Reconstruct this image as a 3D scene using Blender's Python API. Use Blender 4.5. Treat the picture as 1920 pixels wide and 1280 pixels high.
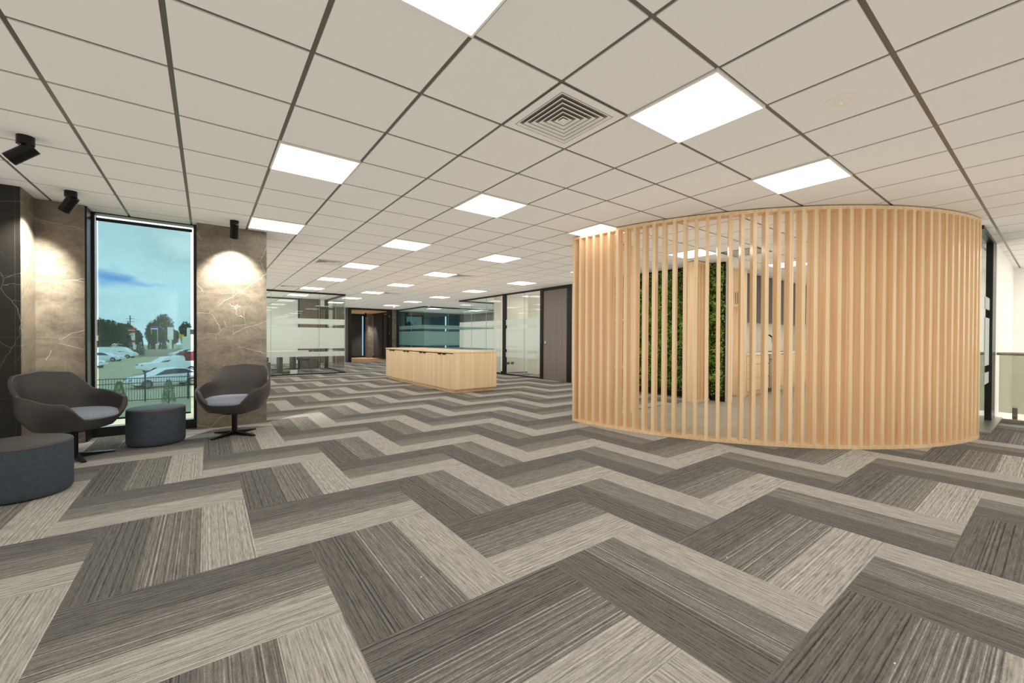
import bpy, math, random
from mathutils import Vector, Matrix, noise
random.seed(7)
S = bpy.context.scene
COL = S.collection
PI = math.pi
for o in list(bpy.data.objects):
    bpy.data.objects.remove(o)

# ------------------------------------------------------------------ camera
CAM_H, YAW, PITCH, ROLL, FPX = 1.2, 0.6400, -0.0077, -0.0041, 769.64
def setup_camera():
    cy, sy, cp, sp, cr, sr = (math.cos(YAW), math.sin(YAW), math.cos(PITCH), math.sin(PITCH), math.cos(ROLL), math.sin(ROLL))
    r0 = Vector((cy, -sy, 0)); f0 = Vector((sy, cy, 0)); z = Vector((0, 0, 1))
    F = f0 * cp + z * sp; U = -f0 * sp + z * cp
    R = r0 * cr - U * sr; UP = r0 * sr + U * cr
    cam = bpy.data.cameras.new('camera'); cam.sensor_width = 36; cam.lens = FPX * 36 / 1920; cam.clip_end = 2000; cam.clip_start = .05
    o = bpy.data.objects.new('camera', cam); COL.objects.link(o)
    m = Matrix((R, UP, -F)).transposed().to_4x4(); m.translation = (0, 0, CAM_H)
    o.matrix_world = m; S.camera = o
setup_camera()

# ------------------------------------------------------------------ world, exposure, renderer
S.view_settings.view_transform = 'Standard'; S.view_settings.look = 'None'
S.view_settings.gamma = 1; S.view_settings.use_curve_mapping = False
S.view_settings.exposure = 0.0
C = S.cycles
C.max_bounces = 14; C.diffuse_bounces = 6; C.glossy_bounces = 6; C.transparent_max_bounces = 40; C.transmission_bounces = 12
C.sample_clamp_indirect = 6; C.caustics_reflective = False; C.caustics_refractive = False
C.use_fast_gi = True; C.fast_gi_method = 'ADD'
LAMP = 4.3            # radiance of the square ceiling lights
AMBIENT = 0.37
def setup_world():
    w = bpy.data.worlds.new('sky'); S.world = w; w.use_nodes = True
    w.light_settings.ao_factor = AMBIENT; w.light_settings.distance = 1.0
    nt = w.node_tree; nt.nodes.clear(); N = nt.nodes.new; L = nt.links.new
    tc = N('ShaderNodeTexCoord'); mp = N('ShaderNodeMapping'); mp.inputs['Scale'].default_value = (1, 1, 2.6)
    L(tc.outputs['Generated'], mp.inputs[0])
    n = N('ShaderNodeTexNoise'); n.inputs['Scale'].default_value = 3.2; n.inputs['Detail'].default_value = 7; n.inputs['Roughness'].default_value = .55
    L(mp.outputs[0], n.inputs['Vector'])
    r = N('ShaderNodeValToRGB'); e = r.color_ramp.elements
    e[0].position = .33; e[0].color = (.22, .42, .85, 1); e[1].position = .41; e[1].color = (.80, .90, 1.0, 1)
    x = e.new(.58); x.color = (.66, .74, .82, 1); x = e.new(.70); x.color = (.95, .97, 1.0, 1)
    L(n.outputs['Fac'], r.inputs[0])
    b = N('ShaderNodeBackground'); b.inputs['Strength'].default_value = 2.9; L(r.outputs[0], b.inputs[0])
    o = N('ShaderNodeOutputWorld'); L(b.outputs[0], o.inputs[0])
setup_world()

# ------------------------------------------------------------------ materials
def lin(c):
    return tuple(((v / 255) / 12.92 if v / 255 <= .04045 else ((v / 255 + .055) / 1.055) ** 2.4) for v in c)
class NT:
    def __init__(s, name):
        s.m = bpy.data.materials.new(name); s.m.use_nodes = True; s.nt = s.m.node_tree
        s.p = s.nt.nodes['Principled BSDF']; s.out = s.nt.nodes['Material Output']
    def n(s, t, **k):
        d = s.nt.nodes.new('ShaderNode' + t)
        for a, v in k.items(): setattr(d, a, v)
        return d
    def l(s, a, b): s.nt.links.new(a, b)
    def m_(s, op, a, b=None, c=None):
        d = s.n('Math', operation=op)
        for i, v in enumerate((a, b, c)):
            if v is None: continue
            if isinstance(v, (int, float)): d.inputs[i].default_value = v
            else: s.l(v, d.inputs[i])
        return d.outputs[0]
    def pos(s):
        return s.n('NewGeometry').outputs['Position']
    def xyz(s, v=None):
        d = s.n('SeparateXYZ'); s.l(v or s.pos(), d.inputs[0]); return d.outputs
    def comb(s, x, y, z):
        d = s.n('CombineXYZ')
        for i, v in enumerate((x, y, z)):
            if isinstance(v, (int, float)): d.inputs[i].default_value = v
            else: s.l(v, d.inputs[i])
        return d.outputs[0]
    def noise(s, vec, scale=1, detail=2, rough=.5, dist=0):
        d = s.n('TexNoise'); s.l(vec, d.inputs['Vector']); d.inputs['Scale'].default_value = scale
        d.inputs['Detail'].default_value = detail; d.inputs['Roughness'].default_value = rough; d.inputs['Distortion'].default_value = dist
        return d.outputs['Fac']
    def scale(s, vec, x, y, z):
        d = s.n('VectorMath', operation='MULTIPLY'); s.l(vec, d.inputs[0]); d.inputs[1].default_value = (x, y, z); return d.outputs[0]
    def ramp(s, f, stops, mode='LINEAR'):
        d = s.n('ValToRGB'); d.color_ramp.interpolation = mode; e = d.color_ramp.elements
        for i, (p, c) in enumerate(stops):
            x = e[i] if i < 2 else e.new(p)
            x.position = p; x.color = (*c, 1) if len(c) == 3 else c
        s.l(f, d.inputs[0]); return d.outputs[0]
    def mix(s, f, a, b, mode='MIX'):
        d = s.n('Mix', data_type='RGBA', blend_type=mode)
        if isinstance(f, (int, float)): d.inputs[0].default_value = f
        else: s.l(f, d.inputs[0])
        for i, v in ((6, a), (7, b)):
            if isinstance(v, tuple): d.inputs[i].default_value = (*v, 1)
            else: s.l(v, d.inputs[i])
        return d.outputs[2]
    def bump(s, h, strength=.2, dist=.002):
        d = s.n('Bump'); d.inputs['Strength'].default_value = strength; d.inputs['Distance'].default_value = dist
        s.l(h, d.inputs['Height']); s.l(d.outputs[0], s.p.inputs['Normal'])
    def base(s, c, rough=.5, metal=0, spec=.5):
        if isinstance(c, tuple): s.p.inputs['Base Color'].default_value = (*c, 1)
        else: s.l(c, s.p.inputs['Base Color'])
        s.p.inputs['Roughness'].default_value = rough; s.p.inputs['Metallic'].default_value = metal
        s.p.inputs['Specular IOR Level'].default_value = spec
        return s
def plain(name, rgb, rough=.5, metal=0, spec=.5, var=.04, sc=8):
    t = NT(name); c = lin(rgb)
    f = t.noise(t.pos(), sc, 3)
    t.base(t.mix(f, tuple(v * (1 - var) for v in c), tuple(min(1, v * (1 + var)) for v in c)), rough, metal, spec)
    return t.m
def emis(name, rgb, k):
    t = NT(name); t.base((0, 0, 0)); t.p.inputs['Emission Color'].default_value = (*lin(rgb), 1); t.p.inputs['Emission Strength'].default_value = k
    return t.m

def oak(name, lo, hi, rough=.38, sc=1.0):
    t = NT(name); P = t.pos()
    a = t.noise(t.scale(P, 28 * sc, 28 * sc, .5), 1, 3, .6)
    b = t.noise(t.scale(P, 210 * sc, 210 * sc, 2.2), 1, 2, .6, .3)
    f = t.m_('ADD', t.m_('MULTIPLY', a, .65), t.m_('MULTIPLY', b, .35))
    t.base(t.ramp(f, [(.34, lin(lo)), (.66, lin(hi))]), rough)
    t.bump(b, .08, .0006)
    return t.m
def carpet():
    t = NT('herringbone_carpet'); x, y, z = t.xyz()
    U = t.m_('MULTIPLY', t.m_('SUBTRACT', x, 0.4734), 4.0); V = t.m_('MULTIPLY', t.m_('SUBTRACT', y, 1.6160), 4.0)
    iu = t.m_('FLOOR', U); iv = t.m_('FLOOR', V)
    k = t.m_('FLOORED_MODULO', t.m_('SUBTRACT', iu, t.m_('MULTIPLY', iv, 17.0)), 24.0)
    tab = []
    for i in range(24):
        hit = None
        for a in range(-20, 21):
            for b in range(-20, 21):
                X0, Y0 = 3 * a + 4 * b, 3 * a - 4 * b
                if X0 <= i < X0 + 3 and Y0 <= 0 < Y0 + 4: hit = (1, i - X0, i - X0)
                if X0 <= i < X0 + 4 and Y0 - 3 <= 0 < Y0: hit = (0, 2 - (0 - (Y0 - 3)), 5 - (0 - (Y0 - 3)))
        tab.append(hit)
    ramp = t.ramp(t.m_('DIVIDE', t.m_('ADD', k, .5), 24.0), [(i / 24, (float(o), s / 2, ((q * 5) % 6) / 6)) for i, (o, s, q) in enumerate(tab)], 'CONSTANT')
    sep = t.n('SeparateColor'); t.l(ramp, sep.inputs[0]); ori, shade, rnd = sep.outputs
    across = t.m_('ADD', t.m_('MULTIPLY', V, t.m_('SUBTRACT', 1.0, ori)), t.m_('MULTIPLY', U, ori))
    along = t.m_('ADD', t.m_('MULTIPLY', U, t.m_('SUBTRACT', 1.0, ori)), t.m_('MULTIPLY', V, ori))
    fr = t.m_('FRACT', across)
    def n1(sc, det, off):
        d = t.n('TexNoise', noise_dimensions='1D'); t.l(t.m_('ADD', across, t.m_('ADD', t.m_('MULTIPLY', rnd, 37.0), off)), d.inputs['W'])
        d.inputs['Scale'].default_value = sc; d.inputs['Detail'].default_value = det; d.inputs['Roughness'].default_value = .6; return d.outputs['Fac']
    wob = t.noise(t.comb(t.m_('MULTIPLY', across, 30.0), t.m_('MULTIPLY', along, 16.0), t.m_('MULTIPLY', rnd, 11.0)), 1, 2, .7)
    line = t.m_('ADD', n1(25.0, 3, 0.0), t.m_('MULTIPLY', t.m_('SUBTRACT', wob, .5), .30))
    fine = t.noise(t.comb(t.m_('MULTIPLY', across, 34.0), t.m_('MULTIPLY', along, 2.2), t.m_('MULTIPLY', rnd, 9.0)), 1, 2, .6)
    speck = t.noise(t.pos(), 300, 2, .7)
    dark = t.ramp(line, [(.34, lin((68, 66, 63))), (.42, lin((104, 101, 97))), (.60, lin((113, 110, 106))), (.72, lin((126, 123, 118)))])
    mline = t.m_('ADD', line, t.m_('MULTIPLY', t.m_('SUBTRACT', .5, fr), .06))
    mid = t.ramp(mline, [(.34, lin((98, 96, 92))), (.50, lin((124, 121, 115))), (.61, lin((138, 135, 129))), (.70, lin((172, 168, 160)))])
    light = t.ramp(line, [(.32, lin((138, 135, 129))), (.44, lin((164, 160, 152))), (.60, lin((175, 171, 163))), (.70, lin((194, 190, 181)))])
    s1 = t.m_('LESS_THAN', t.m_('ABSOLUTE', t.m_('SUBTRACT', shade, .5)), .1); s2 = t.m_('GREATER_THAN', shade, .9)
    col = t.mix(s1, dark, mid); col = t.mix(s2, col, light)
    f = t.m_('ADD', t.m_('MULTIPLY', fine, .55), t.m_('MULTIPLY', speck, .45))
    g = t.ramp(f, [(.36, (.55, .55, .55)), (.50, (1, 1, 1)), (.64, (1.25, 1.25, 1.25))])
    t.base(t.mix(1.0, col, g, 'MULTIPLY'), .95, 0, .1)
    t.bump(t.m_('ADD', f, line), .5, .004)
    return t.m
def stone(name, c1, c2, vein, k=1.0, joint=0.6, jo=(.289, 0, -.01), vw=.0022):
    t = NT(name); P = t.pos(); X = t.xyz()
    cl = t.noise(t.scale(P, 3.5, 3.5, 6), 1, 8, .68, .6)
    cl2 = t.noise(P, 26, 5, .7)
    f = t.m_('ADD', t.m_('MULTIPLY', cl, .7), t.m_('MULTIPLY', cl2, .3))
    col = t.ramp(f, [(.35, lin(c1)), (.65, lin(c2))])
    def veins(sc, seed, w, th):
        d = t.n('VectorMath', operation='ADD'); t.l(P, d.inputs[0]); d.inputs[1].default_value = (seed, seed * .7, seed * 1.3)
        ns = t.n('TexNoise'); t.l(d.outputs[0], ns.inputs['Vector']); ns.inputs['Scale'].default_value = 5; ns.inputs['Detail'].default_value = 4
        mx = t.n('VectorMath', operation='MULTIPLY_ADD'); t.l(ns.outputs['Color'], mx.inputs[0]); mx.inputs[1].default_value = (.10, .10, .10); t.l(d.outputs[0], mx.inputs[2])
        v = t.n('TexVoronoi', feature='DISTANCE_TO_EDGE'); t.l(mx.outputs[0], v.inputs['Vector']); v.inputs['Scale'].default_value = sc
        a = t.m_('LESS_THAN', v.outputs['Distance'], w)
        b = t.m_('GREATER_THAN', t.noise(d.outputs[0], 2.1, 2), th)
        return t.m_('MULTIPLY', a, b)
    vv = t.m_('MAXIMUM', veins(1.5, 3.1, vw, .46), veins(2.6, 9.4, vw * .8, .54))
    col = t.mix(t.m_('MULTIPLY', vv, .6 * k), col, lin(vein))
    if joint:
        js = None
        for i in range(3):
            q = t.m_('ABSOLUTE', t.m_('SUBTRACT', t.m_('FLOORED_MODULO', t.m_('ADD', t.m_('SUBTRACT', X[i], jo[i]), joint / 2), joint), joint / 2))
            a = t.m_('LESS_THAN', q, .0014)
            js = a if js is None else t.m_('MAXIMUM', js, a)
        col = t.mix(t.m_('MULTIPLY', js, .5), col, lin(tuple(v * .75 + 60 for v in c2)))
    t.base(col, .45)
    t.bump(f, .1, .002)
    return t.m
def glass(name, tint=(.965, .985, .975), refl=1.0):
    t = NT(name); t.nt.nodes.remove(t.p)
    lw_ = t.n('LayerWeight'); lw_.inputs[0].default_value = .5
    fr = t.m_('ADD', t.m_('MULTIPLY', t.m_('POWER', lw_.outputs['Facing'], 5.0), .96), .045)
    tr = t.n('BsdfTransparent'); tr.inputs[0].default_value = (*tint, 1)
    gl = t.n('BsdfGlossy'); gl.inputs['Roughness'].default_value = 0.0; gl.inputs[0].default_value = (.95, 1, .98, 1)
    mx = t.n('MixShader'); t.l(t.m_('MULTIPLY', fr, refl), mx.inputs[0]); t.l(tr.outputs[0], mx.inputs[1]); t.l(gl.outputs[0], mx.inputs[2])
    t.l(mx.outputs[0], t.out.inputs[0]); return t.m
def film(name, rgb, see=.3, k=1.0):
    t = NT(name); t.nt.nodes.remove(t.p); c = lin(rgb)
    tr = t.n('BsdfTransparent'); df = t.n('BsdfDiffuse'); tl = t.n('BsdfTranslucent')
    for n in (tr, df, tl): n.inputs[0].default_value = (*c, 1)
    a = t.n('MixShader'); a.inputs[0].default_value = .5; t.l(df.outputs[0], a.inputs[1]); t.l(tl.outputs[0], a.inputs[2])
    b = t.n('MixShader'); b.inputs[0].default_value = see; t.l(a.outputs[0], b.inputs[1]); t.l(tr.outputs[0], b.inputs[2])
    t.l(b.outputs[0], t.out.inputs[0]); return t.m
def fabric(name, c1, c2, rough=.85, sc=420, spec=.3):
    t = NT(name); f = t.noise(t.pos(), sc, 2, .7); g = t.noise(t.pos(), 30, 3)
    t.base(t.ramp(t.m_('ADD', t.m_('MULTIPLY', f, .7), t.m_('MULTIPLY', g, .3)), [(.35, lin(c1)), (.65, lin(c2))]), rough, 0, spec)
    t.bump(f, .15, .001); return t.m
def blind_mat():
    t = NT('sheer_blind_fabric'); t.nt.nodes.remove(t.p)
    tr = t.n('BsdfTransparent'); x, y, z = t.xyz()
    w = t.m_('MULTIPLY', t.m_('ADD', t.m_('SINE', t.m_('MULTIPLY', x, 900.0)), t.m_('SINE', t.m_('MULTIPLY', z, 900.0))), .01)
    t.l(t.mix(t.m_('ADD', w, .5), (.44, .545, .55), (.50, .59, .575)), tr.inputs[0])
    df = t.n('BsdfDiffuse'); df.inputs[0].default_value = (.05, .065, .065, 1)
    a = t.n('AddShader'); t.l(tr.outputs[0], a.inputs[0]); t.l(df.outputs[0], a.inputs[1])
    t.l(a.outputs[0], t.out.inputs[0]); return t.m
def leaf_mat(name, stops, transl=.25):
    t = NT(name); f = t.m_('ADD', t.m_('MULTIPLY', t.noise(t.pos(), 7, 3, .7), .55), t.m_('MULTIPLY', t.noise(t.pos(), 70, 2, .7), .45))
    t.base(t.ramp(f, stops), .5, 0, .35)
    return t.m
def brushed(name, rgb, rough=.25):
    return plain(name, rgb, rough, 1.0, .5, .05, 40)

M = dict(
    carpet=carpet(),
    tile=plain('mineral_tile', (230, 226, 217), .9, 0, .2, .015, 60),
    tee=plain('grid_tee_metal', (120, 116, 108), .35, .45, .5),
    oak=oak('light_oak', (226, 192, 148), (248, 222, 184), .24),
    oak_panel=oak('light_oak_panel', (226, 192, 150), (248, 222, 184), .42, .55),
    timber=oak('timber_board', (190, 150, 110), (222, 186, 146), .5),
    blackstone=stone('black_marble', (17, 16, 13), (30, 27, 22), (140, 132, 118), .6),
    stone=stone('brown_marble', (82, 76, 66), (128, 119, 104), (226, 216, 198)),
    floortile=stone('grey_stone_floor', (150, 144, 128), (178, 171, 155), (206, 200, 184), .5, 0, vw=.003),
    white=plain('white_paint', (244, 242, 236), .6),
    offwhite=plain('warm_white_paint', (232, 226, 212), .65),
    black=plain('black_powdercoat', (22, 22, 21), .38),
    blackm=plain('black_metal', (16, 16, 16), .3, .3),
    darkwood=oak('grey_brown_laminate', (88, 82, 78), (106, 99, 93), .5, .7),
    doorgrey=oak('grey_door_laminate', (116, 108, 104), (130, 122, 117), .5, .7),
    darkgrey=plain('dark_grey_laminate', (84, 80, 80), .35),
    darkblind=plain('dark_blind_fabric', (52, 52, 52), .8),
    tealblind=plain('teal_blind_fabric', (56, 76, 82), .8),
    glass=glass('clear_glass'), glass_t=glass('tinted_window_glass', (.91, .95, .95)),
    glass_g=glass('green_balustrade_glass', (.66, .67, .60), .7),
    glass_teal=glass('teal_glass', (.85, .94, .94)),
    film=film('frosted_film', (250, 253, 251), .22), film_teal=film('teal_frosted_film', (196, 216, 208), .25),
    edge=film('glass_edge_joint', (215, 232, 222), .35),
    alu=brushed('brushed_aluminium', (190, 190, 182), .35), chrome=brushed('polished_steel', (205, 200, 190), .12),
    bronze=plain('bronze_handle', (92, 78, 64), .35, .7),
    lamp=emis('lamp_diffuser', (255, 249, 237), LAMP),
    whitemetal=plain('white_metal', (232, 228, 218), .4),
    leather=plain('dark_taupe_leather', (62, 58, 57), .42, 0, .5, .06, 30),
    seat=fabric('pale_blue_grey_wool', (122, 130, 142), (146, 153, 164)),
    ottoman=fabric('slate_blue_wool', (54, 62, 70), (74, 83, 92)),
    ottotop=plain('ottoman_leather', (78, 74, 74), .5),
    blind=blind_mat(), dark=plain('dark_void', (14, 14, 14), .9),
    backing=plain('black_planter_backing', (16, 18, 14), .8),
    leafa=leaf_mat('mixed_green_leaves', [(.36, lin((40, 62, 20))), (.46, lin((96, 132, 46))), (.54, lin((156, 188, 84))), (.64, lin((226, 238, 168)))]),
    leafb=leaf_mat('tree_leaves', [(.35, lin((40, 52, 26))), (.65, lin((92, 106, 58)))]),
    leafc=leaf_mat('conifer_leaves', [(.35, lin((20, 34, 22))), (.65, lin((44, 62, 40)))]),
    leafd=leaf_mat('shrub_leaves', [(.35, lin((80, 100, 44))), (.65, lin((130, 148, 70)))]),
    bark=plain('bark', (96, 84, 66), .9), ground=plain('gravel_yard', (176, 172, 140), .95, 0, .2, .12, .6),
    splash=plain('white_splashback', (238, 236, 226), .3), bench=plain('white_benchtop', (240, 238, 230), .3),
    carwhite=plain('white_car_paint', (226, 230, 236), .25), carred=plain('red_car_paint', (120, 20, 26), .3),
    carglass=plain('dark_car_glass', (36, 42, 48), .12), tyre=plain('tyre_rubber', (26, 26, 28), .8), rim=brushed('wheel_rim', (150, 152, 156), .35),
    signred=plain('red_sign', (196, 30, 36), .5), signblue=plain('blue_sign', (64, 76, 150), .5), signyellow=plain('yellow_sign', (220, 178, 40), .5),
    concrete=plain('concrete', (168, 162, 146), .9), steelgrey=plain('dark_fence_steel', (34, 40, 44), .5),
    greyfabric=fabric('grey_upholstery', (92, 92, 88), (112, 112, 106)), purple=plain('purple_grey_shell', (88, 84, 104), .5),
    tabletop=plain('cream_tabletop', (236, 230, 206), .35), led=emis('green_led', (190, 230, 60), 1.2),
    lighttube=emis('spot_lens', (255, 238, 208), 14),
    lint=plain('pale_lint', (240, 230, 205), .8),
)

# ------------------------------------------------------------------ mesh helpers
class MB:
    def __init__(s): s.v = []; s.f = []
    def add(s, vs, fs):
        n = len(s.v); s.v += [tuple(v) for v in vs]; s.f += [tuple(i + n for i in f) for f in fs]; return s
    def box(s, x0, x1, y0, y1, z0, z1, mat=None):
        vs = [(x, y, z) for z in (z0, z1) for y in (y0, y1) for x in (x0, x1)]
        if mat: vs = [mat @ Vector(v) for v in vs]
        return s.add(vs, [(0, 2, 3, 1), (4, 5, 7, 6), (0, 1, 5, 4), (2, 6, 7, 3), (0, 4, 6, 2), (1, 3, 7, 5)])
    def prism(s, pts, z0, z1, mat=None):
        n = len(pts); vs = [(x, y, z0) for x, y in pts] + [(x, y, z1) for x, y in pts]
        if mat: vs = [mat @ Vector(v) for v in vs]
        return s.add(vs, [tuple(range(n))[::-1], tuple(range(n, 2 * n))] + [(i, (i + 1) % n, n + (i + 1) % n, n + i) for i in range(n)])
    def lathe(s, prof, n=32, mat=None, sx=1, sy=1):
        vs = []
        for r, z in prof:
            for k in range(n):
                a = 2 * PI * k / n; vs.append((r * math.cos(a) * sx, r * math.sin(a) * sy, z))
        if mat: vs = [mat @ Vector(v) for v in vs]
        fs = [(i * n + k, i * n + (k + 1) % n, (i + 1) * n + (k + 1) % n, (i + 1) * n + k) for i in range(len(prof) - 1) for k in range(n)]
        fs += [tuple(range(n))[::-1], tuple((len(prof) - 1) * n + k for k in range(n))]
        return s.add(vs, fs)
    def tube(s, pts, r, n=10):
        P = [Vector(p) for p in pts]; vs = []; R = r if isinstance(r, (list, tuple)) else [r] * len(P)
        up = Vector((0, 0, 1))
        for i, p in enumerate(P):
            d = (P[min(i + 1, len(P) - 1)] - P[max(i - 1, 0)]).normalized()
            a = d.cross(up if abs(d.z) < .95 else Vector((0, 1, 0))).normalized(); b = d.cross(a)
            for k in range(n):
                t = 2 * PI * k / n; vs.append(p + (a * math.cos(t) + b * math.sin(t)) * R[i])
        fs = [(i * n + k, i * n + (k + 1) % n, (i + 1) * n + (k + 1) % n, (i + 1) * n + k) for i in range(len(P) - 1) for k in range(n)]
        fs += [tuple(range(n))[::-1], tuple((len(P) - 1) * n + k for k in range(n))]
        return s.add(vs, fs)
    def build(s, name, mat, parent=None, smooth=False, bevel=0, loc=None):
        me = bpy.data.meshes.new(name); me.from_pydata(s.v, [], s.f); me.validate(); me.update()
        me.materials.append(M[mat] if isinstance(mat, str) else mat)
        o = bpy.data.objects.new(name, me); COL.objects.link(o)
        if parent: o.parent = parent
        if loc: o.location = loc
        if smooth:
            me.polygons.foreach_set('use_smooth', [True] * len(me.polygons))
            try:
                me.set_sharp_from_angle(angle=math.radians(35))
            except Exception: pass
        if bevel:
            b = o.modifiers.new('bevel', 'BEVEL'); b.width = bevel; b.segments = 2; b.limit_method = 'ANGLE'
        return o
def B(x0, x1, y0, y1, z0, z1): return MB().box(x0, x1, y0, y1, z0, z1)
def tag(o, label, cat, group=None, kind=None):
    o['label'] = label; o['category'] = cat
    if group: o['group'] = group
    if kind: o['kind'] = kind
    return o
def thing(name, label, cat, loc=(0, 0, 0), rz=0, group=None):
    o = bpy.data.objects.new(name, None); o.empty_display_size = .1; COL.objects.link(o); o.location = loc; o.rotation_euler = (0, 0, rz)
    return tag(o, label, cat, group)
def struct(name, mb, mat, label=None, **k):
    o = mb.build(name, mat, **k); o['kind'] = 'structure'
    if label: o['label'] = label
    return o
def sroot(name, label):
    o = bpy.data.objects.new(name, None); o.empty_display_size = .1; COL.objects.link(o); o['kind'] = 'structure'; o['label'] = label; return o
def dup(root, loc, rz, label, group=None):
    r = root.copy(); COL.objects.link(r); r.location = loc; r.rotation_euler = (0, 0, rz); r['label'] = label
    if group: r['group'] = group
    def rec(src, dst):
        for ch in list(src.children):
            c = ch.copy(); COL.objects.link(c); c.parent = dst; rec(ch, c)
    rec(root, r); return r

# ------------------------------------------------------------------ geometry constants
ZC = 2.678
GX, GY = 0.4438, 2.3392
XR = 9.72                     # edge of the stair void
def tx(i): return GX + .6 * i
def ty(j): return GY + .6 * j

# ------------------------------------------------------------------ floor and ceiling
struct('floor', MB().prism([(-3.6, -8), (XR, -8), (XR, .70), (13.6, .70), (13.6, 26), (.25, 26), (.25, 7.1), (-3.6, 7.1)], -.25, 0), 'carpet', 'grey herringbone plank carpet in three shades')
CX, CY, CR = 7.93, 4.223, 3.64      # centre and outer radius of the curved slat screen
arc = [(CX + (CR - .16) * math.cos(a), CY + (CR - .16) * math.sin(a)) for a in [PI + PI / 2 * i / 30 for i in range(31)]]
struct('floor.001', MB().prism([(CX - CR + .16, 4.28)] + arc + [(13.2, CY - CR + .16), (13.2, 4.57), (8.9, 4.57), (8.9, 5.0), (8.12, 5.0), (8.12, 4.28)], 0, .004), 'floortile', 'grey stone tile floor of the kitchen')

VENTS = [(2, -1), (2, 10), (2, 18), (7, 10), (7, 18)]
LIGHTS = [(0, -2), (0, 2), (0, 6), (3, -2), (3, 2), (3, 6), (3, 10), (3, 14), (3, 18), (3, 22), (6, -2), (6, 2), (6, 6), (6, 10), (6, 14), (6, 18), (6, 22), (6, 26),
          (10, 2), (10, 6), (10, 10), (10, 14), (10, 18), (10, 22), (10, 26), (14, 1), (14, 10), (14, 14), (17, 14), (14, 27), (18, 27), (0, 22), (1, 27)]
HIDDEN = [(i, j) for i in (-3, 0, 3, 6, 10, 14) for j in (-6, -10, -14)] + [(a, b) for a in (16, 18, 20) for b in (-5, -7, -9, -12)] + [(18, 10)]  # unseen panels added to light the room and brighten the stair void walls
LIGHTS = LIGHTS + HIDDEN
skip = set(VENTS) | set(LIGHTS) | {(11, 1)}
mb = MB()
def clip(a, b, lo, hi): return max(a, lo), min(b, hi)
for i in range(-8, 24):
    for j in range(-18, 42):
        if (i, j) in skip: continue
        x0, x1 = clip(tx(i) + .0125, tx(i + 1) - .0125, -3.6, 13.6); y0, y1 = clip(ty(j) + .0125, ty(j + 1) - .0125, -8, 26)
        if x1 - x0 < .02 or y1 - y0 < .02: continue
        if y0 > 21.0 and 5.5 < x0 < 8.1: continue
        if x0 < .25 and y1 > 6.95:
            if y0 > 6.9: continue
            y1 = 6.95
        mb.box(x0, x1, y0, y1, ZC, ZC + .015)
struct('ceiling', mb, 'tile', 'off-white square ceiling tiles')
struct('trim_1', MB().prism([(-3.6, -8), (13.6, -8), (13.6, 26), (.25, 26), (.25, 7.1), (-3.6, 7.1)], ZC + .007, ZC + .05), 'tee', 'dark metal ceiling grid between the tiles')
struct('ceiling.001', B(5.62, 8.0, 21.1, 25.3, ZC - .06, ZC), 'timber', 'timber board ceiling of the far lobby')
struct('floor.002', B(5.62, 8.0, 20.9, 25.3, 0, .006), 'timber', 'timber board floor of the far lobby')

# ------------------------------------------------------------------ ceiling fittings
lt = thing('ceiling_light', 'x', 'ceiling light')
MB().box(-.288, .288, -.288, .288, 0, .03).build('diffuser', 'lamp', lt)
f = MB()
for a, b, c, d in ((-.30, -.288, -.30, .30), (.288, .30, -.30, .30), (-.288, .288, -.30, -.288), (-.288, .288, .288, .30)): f.box(a, b, c, d, .0, .03)
f.build('frame', 'whitemetal', lt)
ORD = ['nearest', 'second nearest', 'third nearest', 'fourth nearest', 'fifth nearest', 'sixth nearest', 'seventh nearest', 'farthest']
ROWN = {0: 'row beside the tall window', 3: 'row left of the island', 6: 'row above the wooden storage island', 10: 'row along the grey office door side'}
def light_label(i, j):
    if (i, j) in HIDDEN: return None
    if i in ROWN and not (i == 0 and j > 10) and not (i == 3 and j == 22) and not (i == 10 and j == 2):
        js = sorted(b for a, b in LIGHTS if a == i and (a, b) not in HIDDEN and not (a == 0 and b > 10) and not (a == 3 and b == 22) and not (a == 10 and b == 2))
        k = js.index(j)
        return 'square white ceiling light, %s in the %s' % ('farthest' if k == len(js) - 1 else ORD[k], ROWN[i])
    return {(10, 2): 'square ceiling light behind the slats, above the green plant wall', (14, 1): 'square ceiling light behind the slats, in front of the dark kitchen cupboards',
            (3, 22): 'square ceiling light inside the left glass meeting room, over the table', (0, 22): 'square ceiling light inside the left meeting room, second from the corner',
            (1, 27): 'square ceiling light over the white wall beyond the left meeting room',
            (14, 10): 'square ceiling light in the right glass office, nearest the front glass', (14, 14): 'square ceiling light in the right glass office, deeper behind the black mullion',
            (17, 14): 'square ceiling light in the right glass office, at the far back', (18, 2): 'square ceiling light at the far right end of the kitchen',
            (14, 27): 'square ceiling light inside the teal glass room, left of the two', (18, 27): 'square ceiling light inside the teal glass room, right of the two'}[(i, j)]
first = True
for (i, j) in LIGHTS:
    loc = (tx(i) + .3, ty(j) + .3, ZC - .012); lab = light_label(i, j)
    if lab is None:
        lab = 'unseen square white ceiling light added behind the camera or beyond the stair rail to light the space'
    g = 'added unseen ceiling lights' if (i, j) in HIDDEN else 'square ceiling lights'
    if first: lt.location = loc; lt['label'] = lab; lt['group'] = g; first = False
    else: dup(lt, loc, 0, lab, g)

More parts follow.
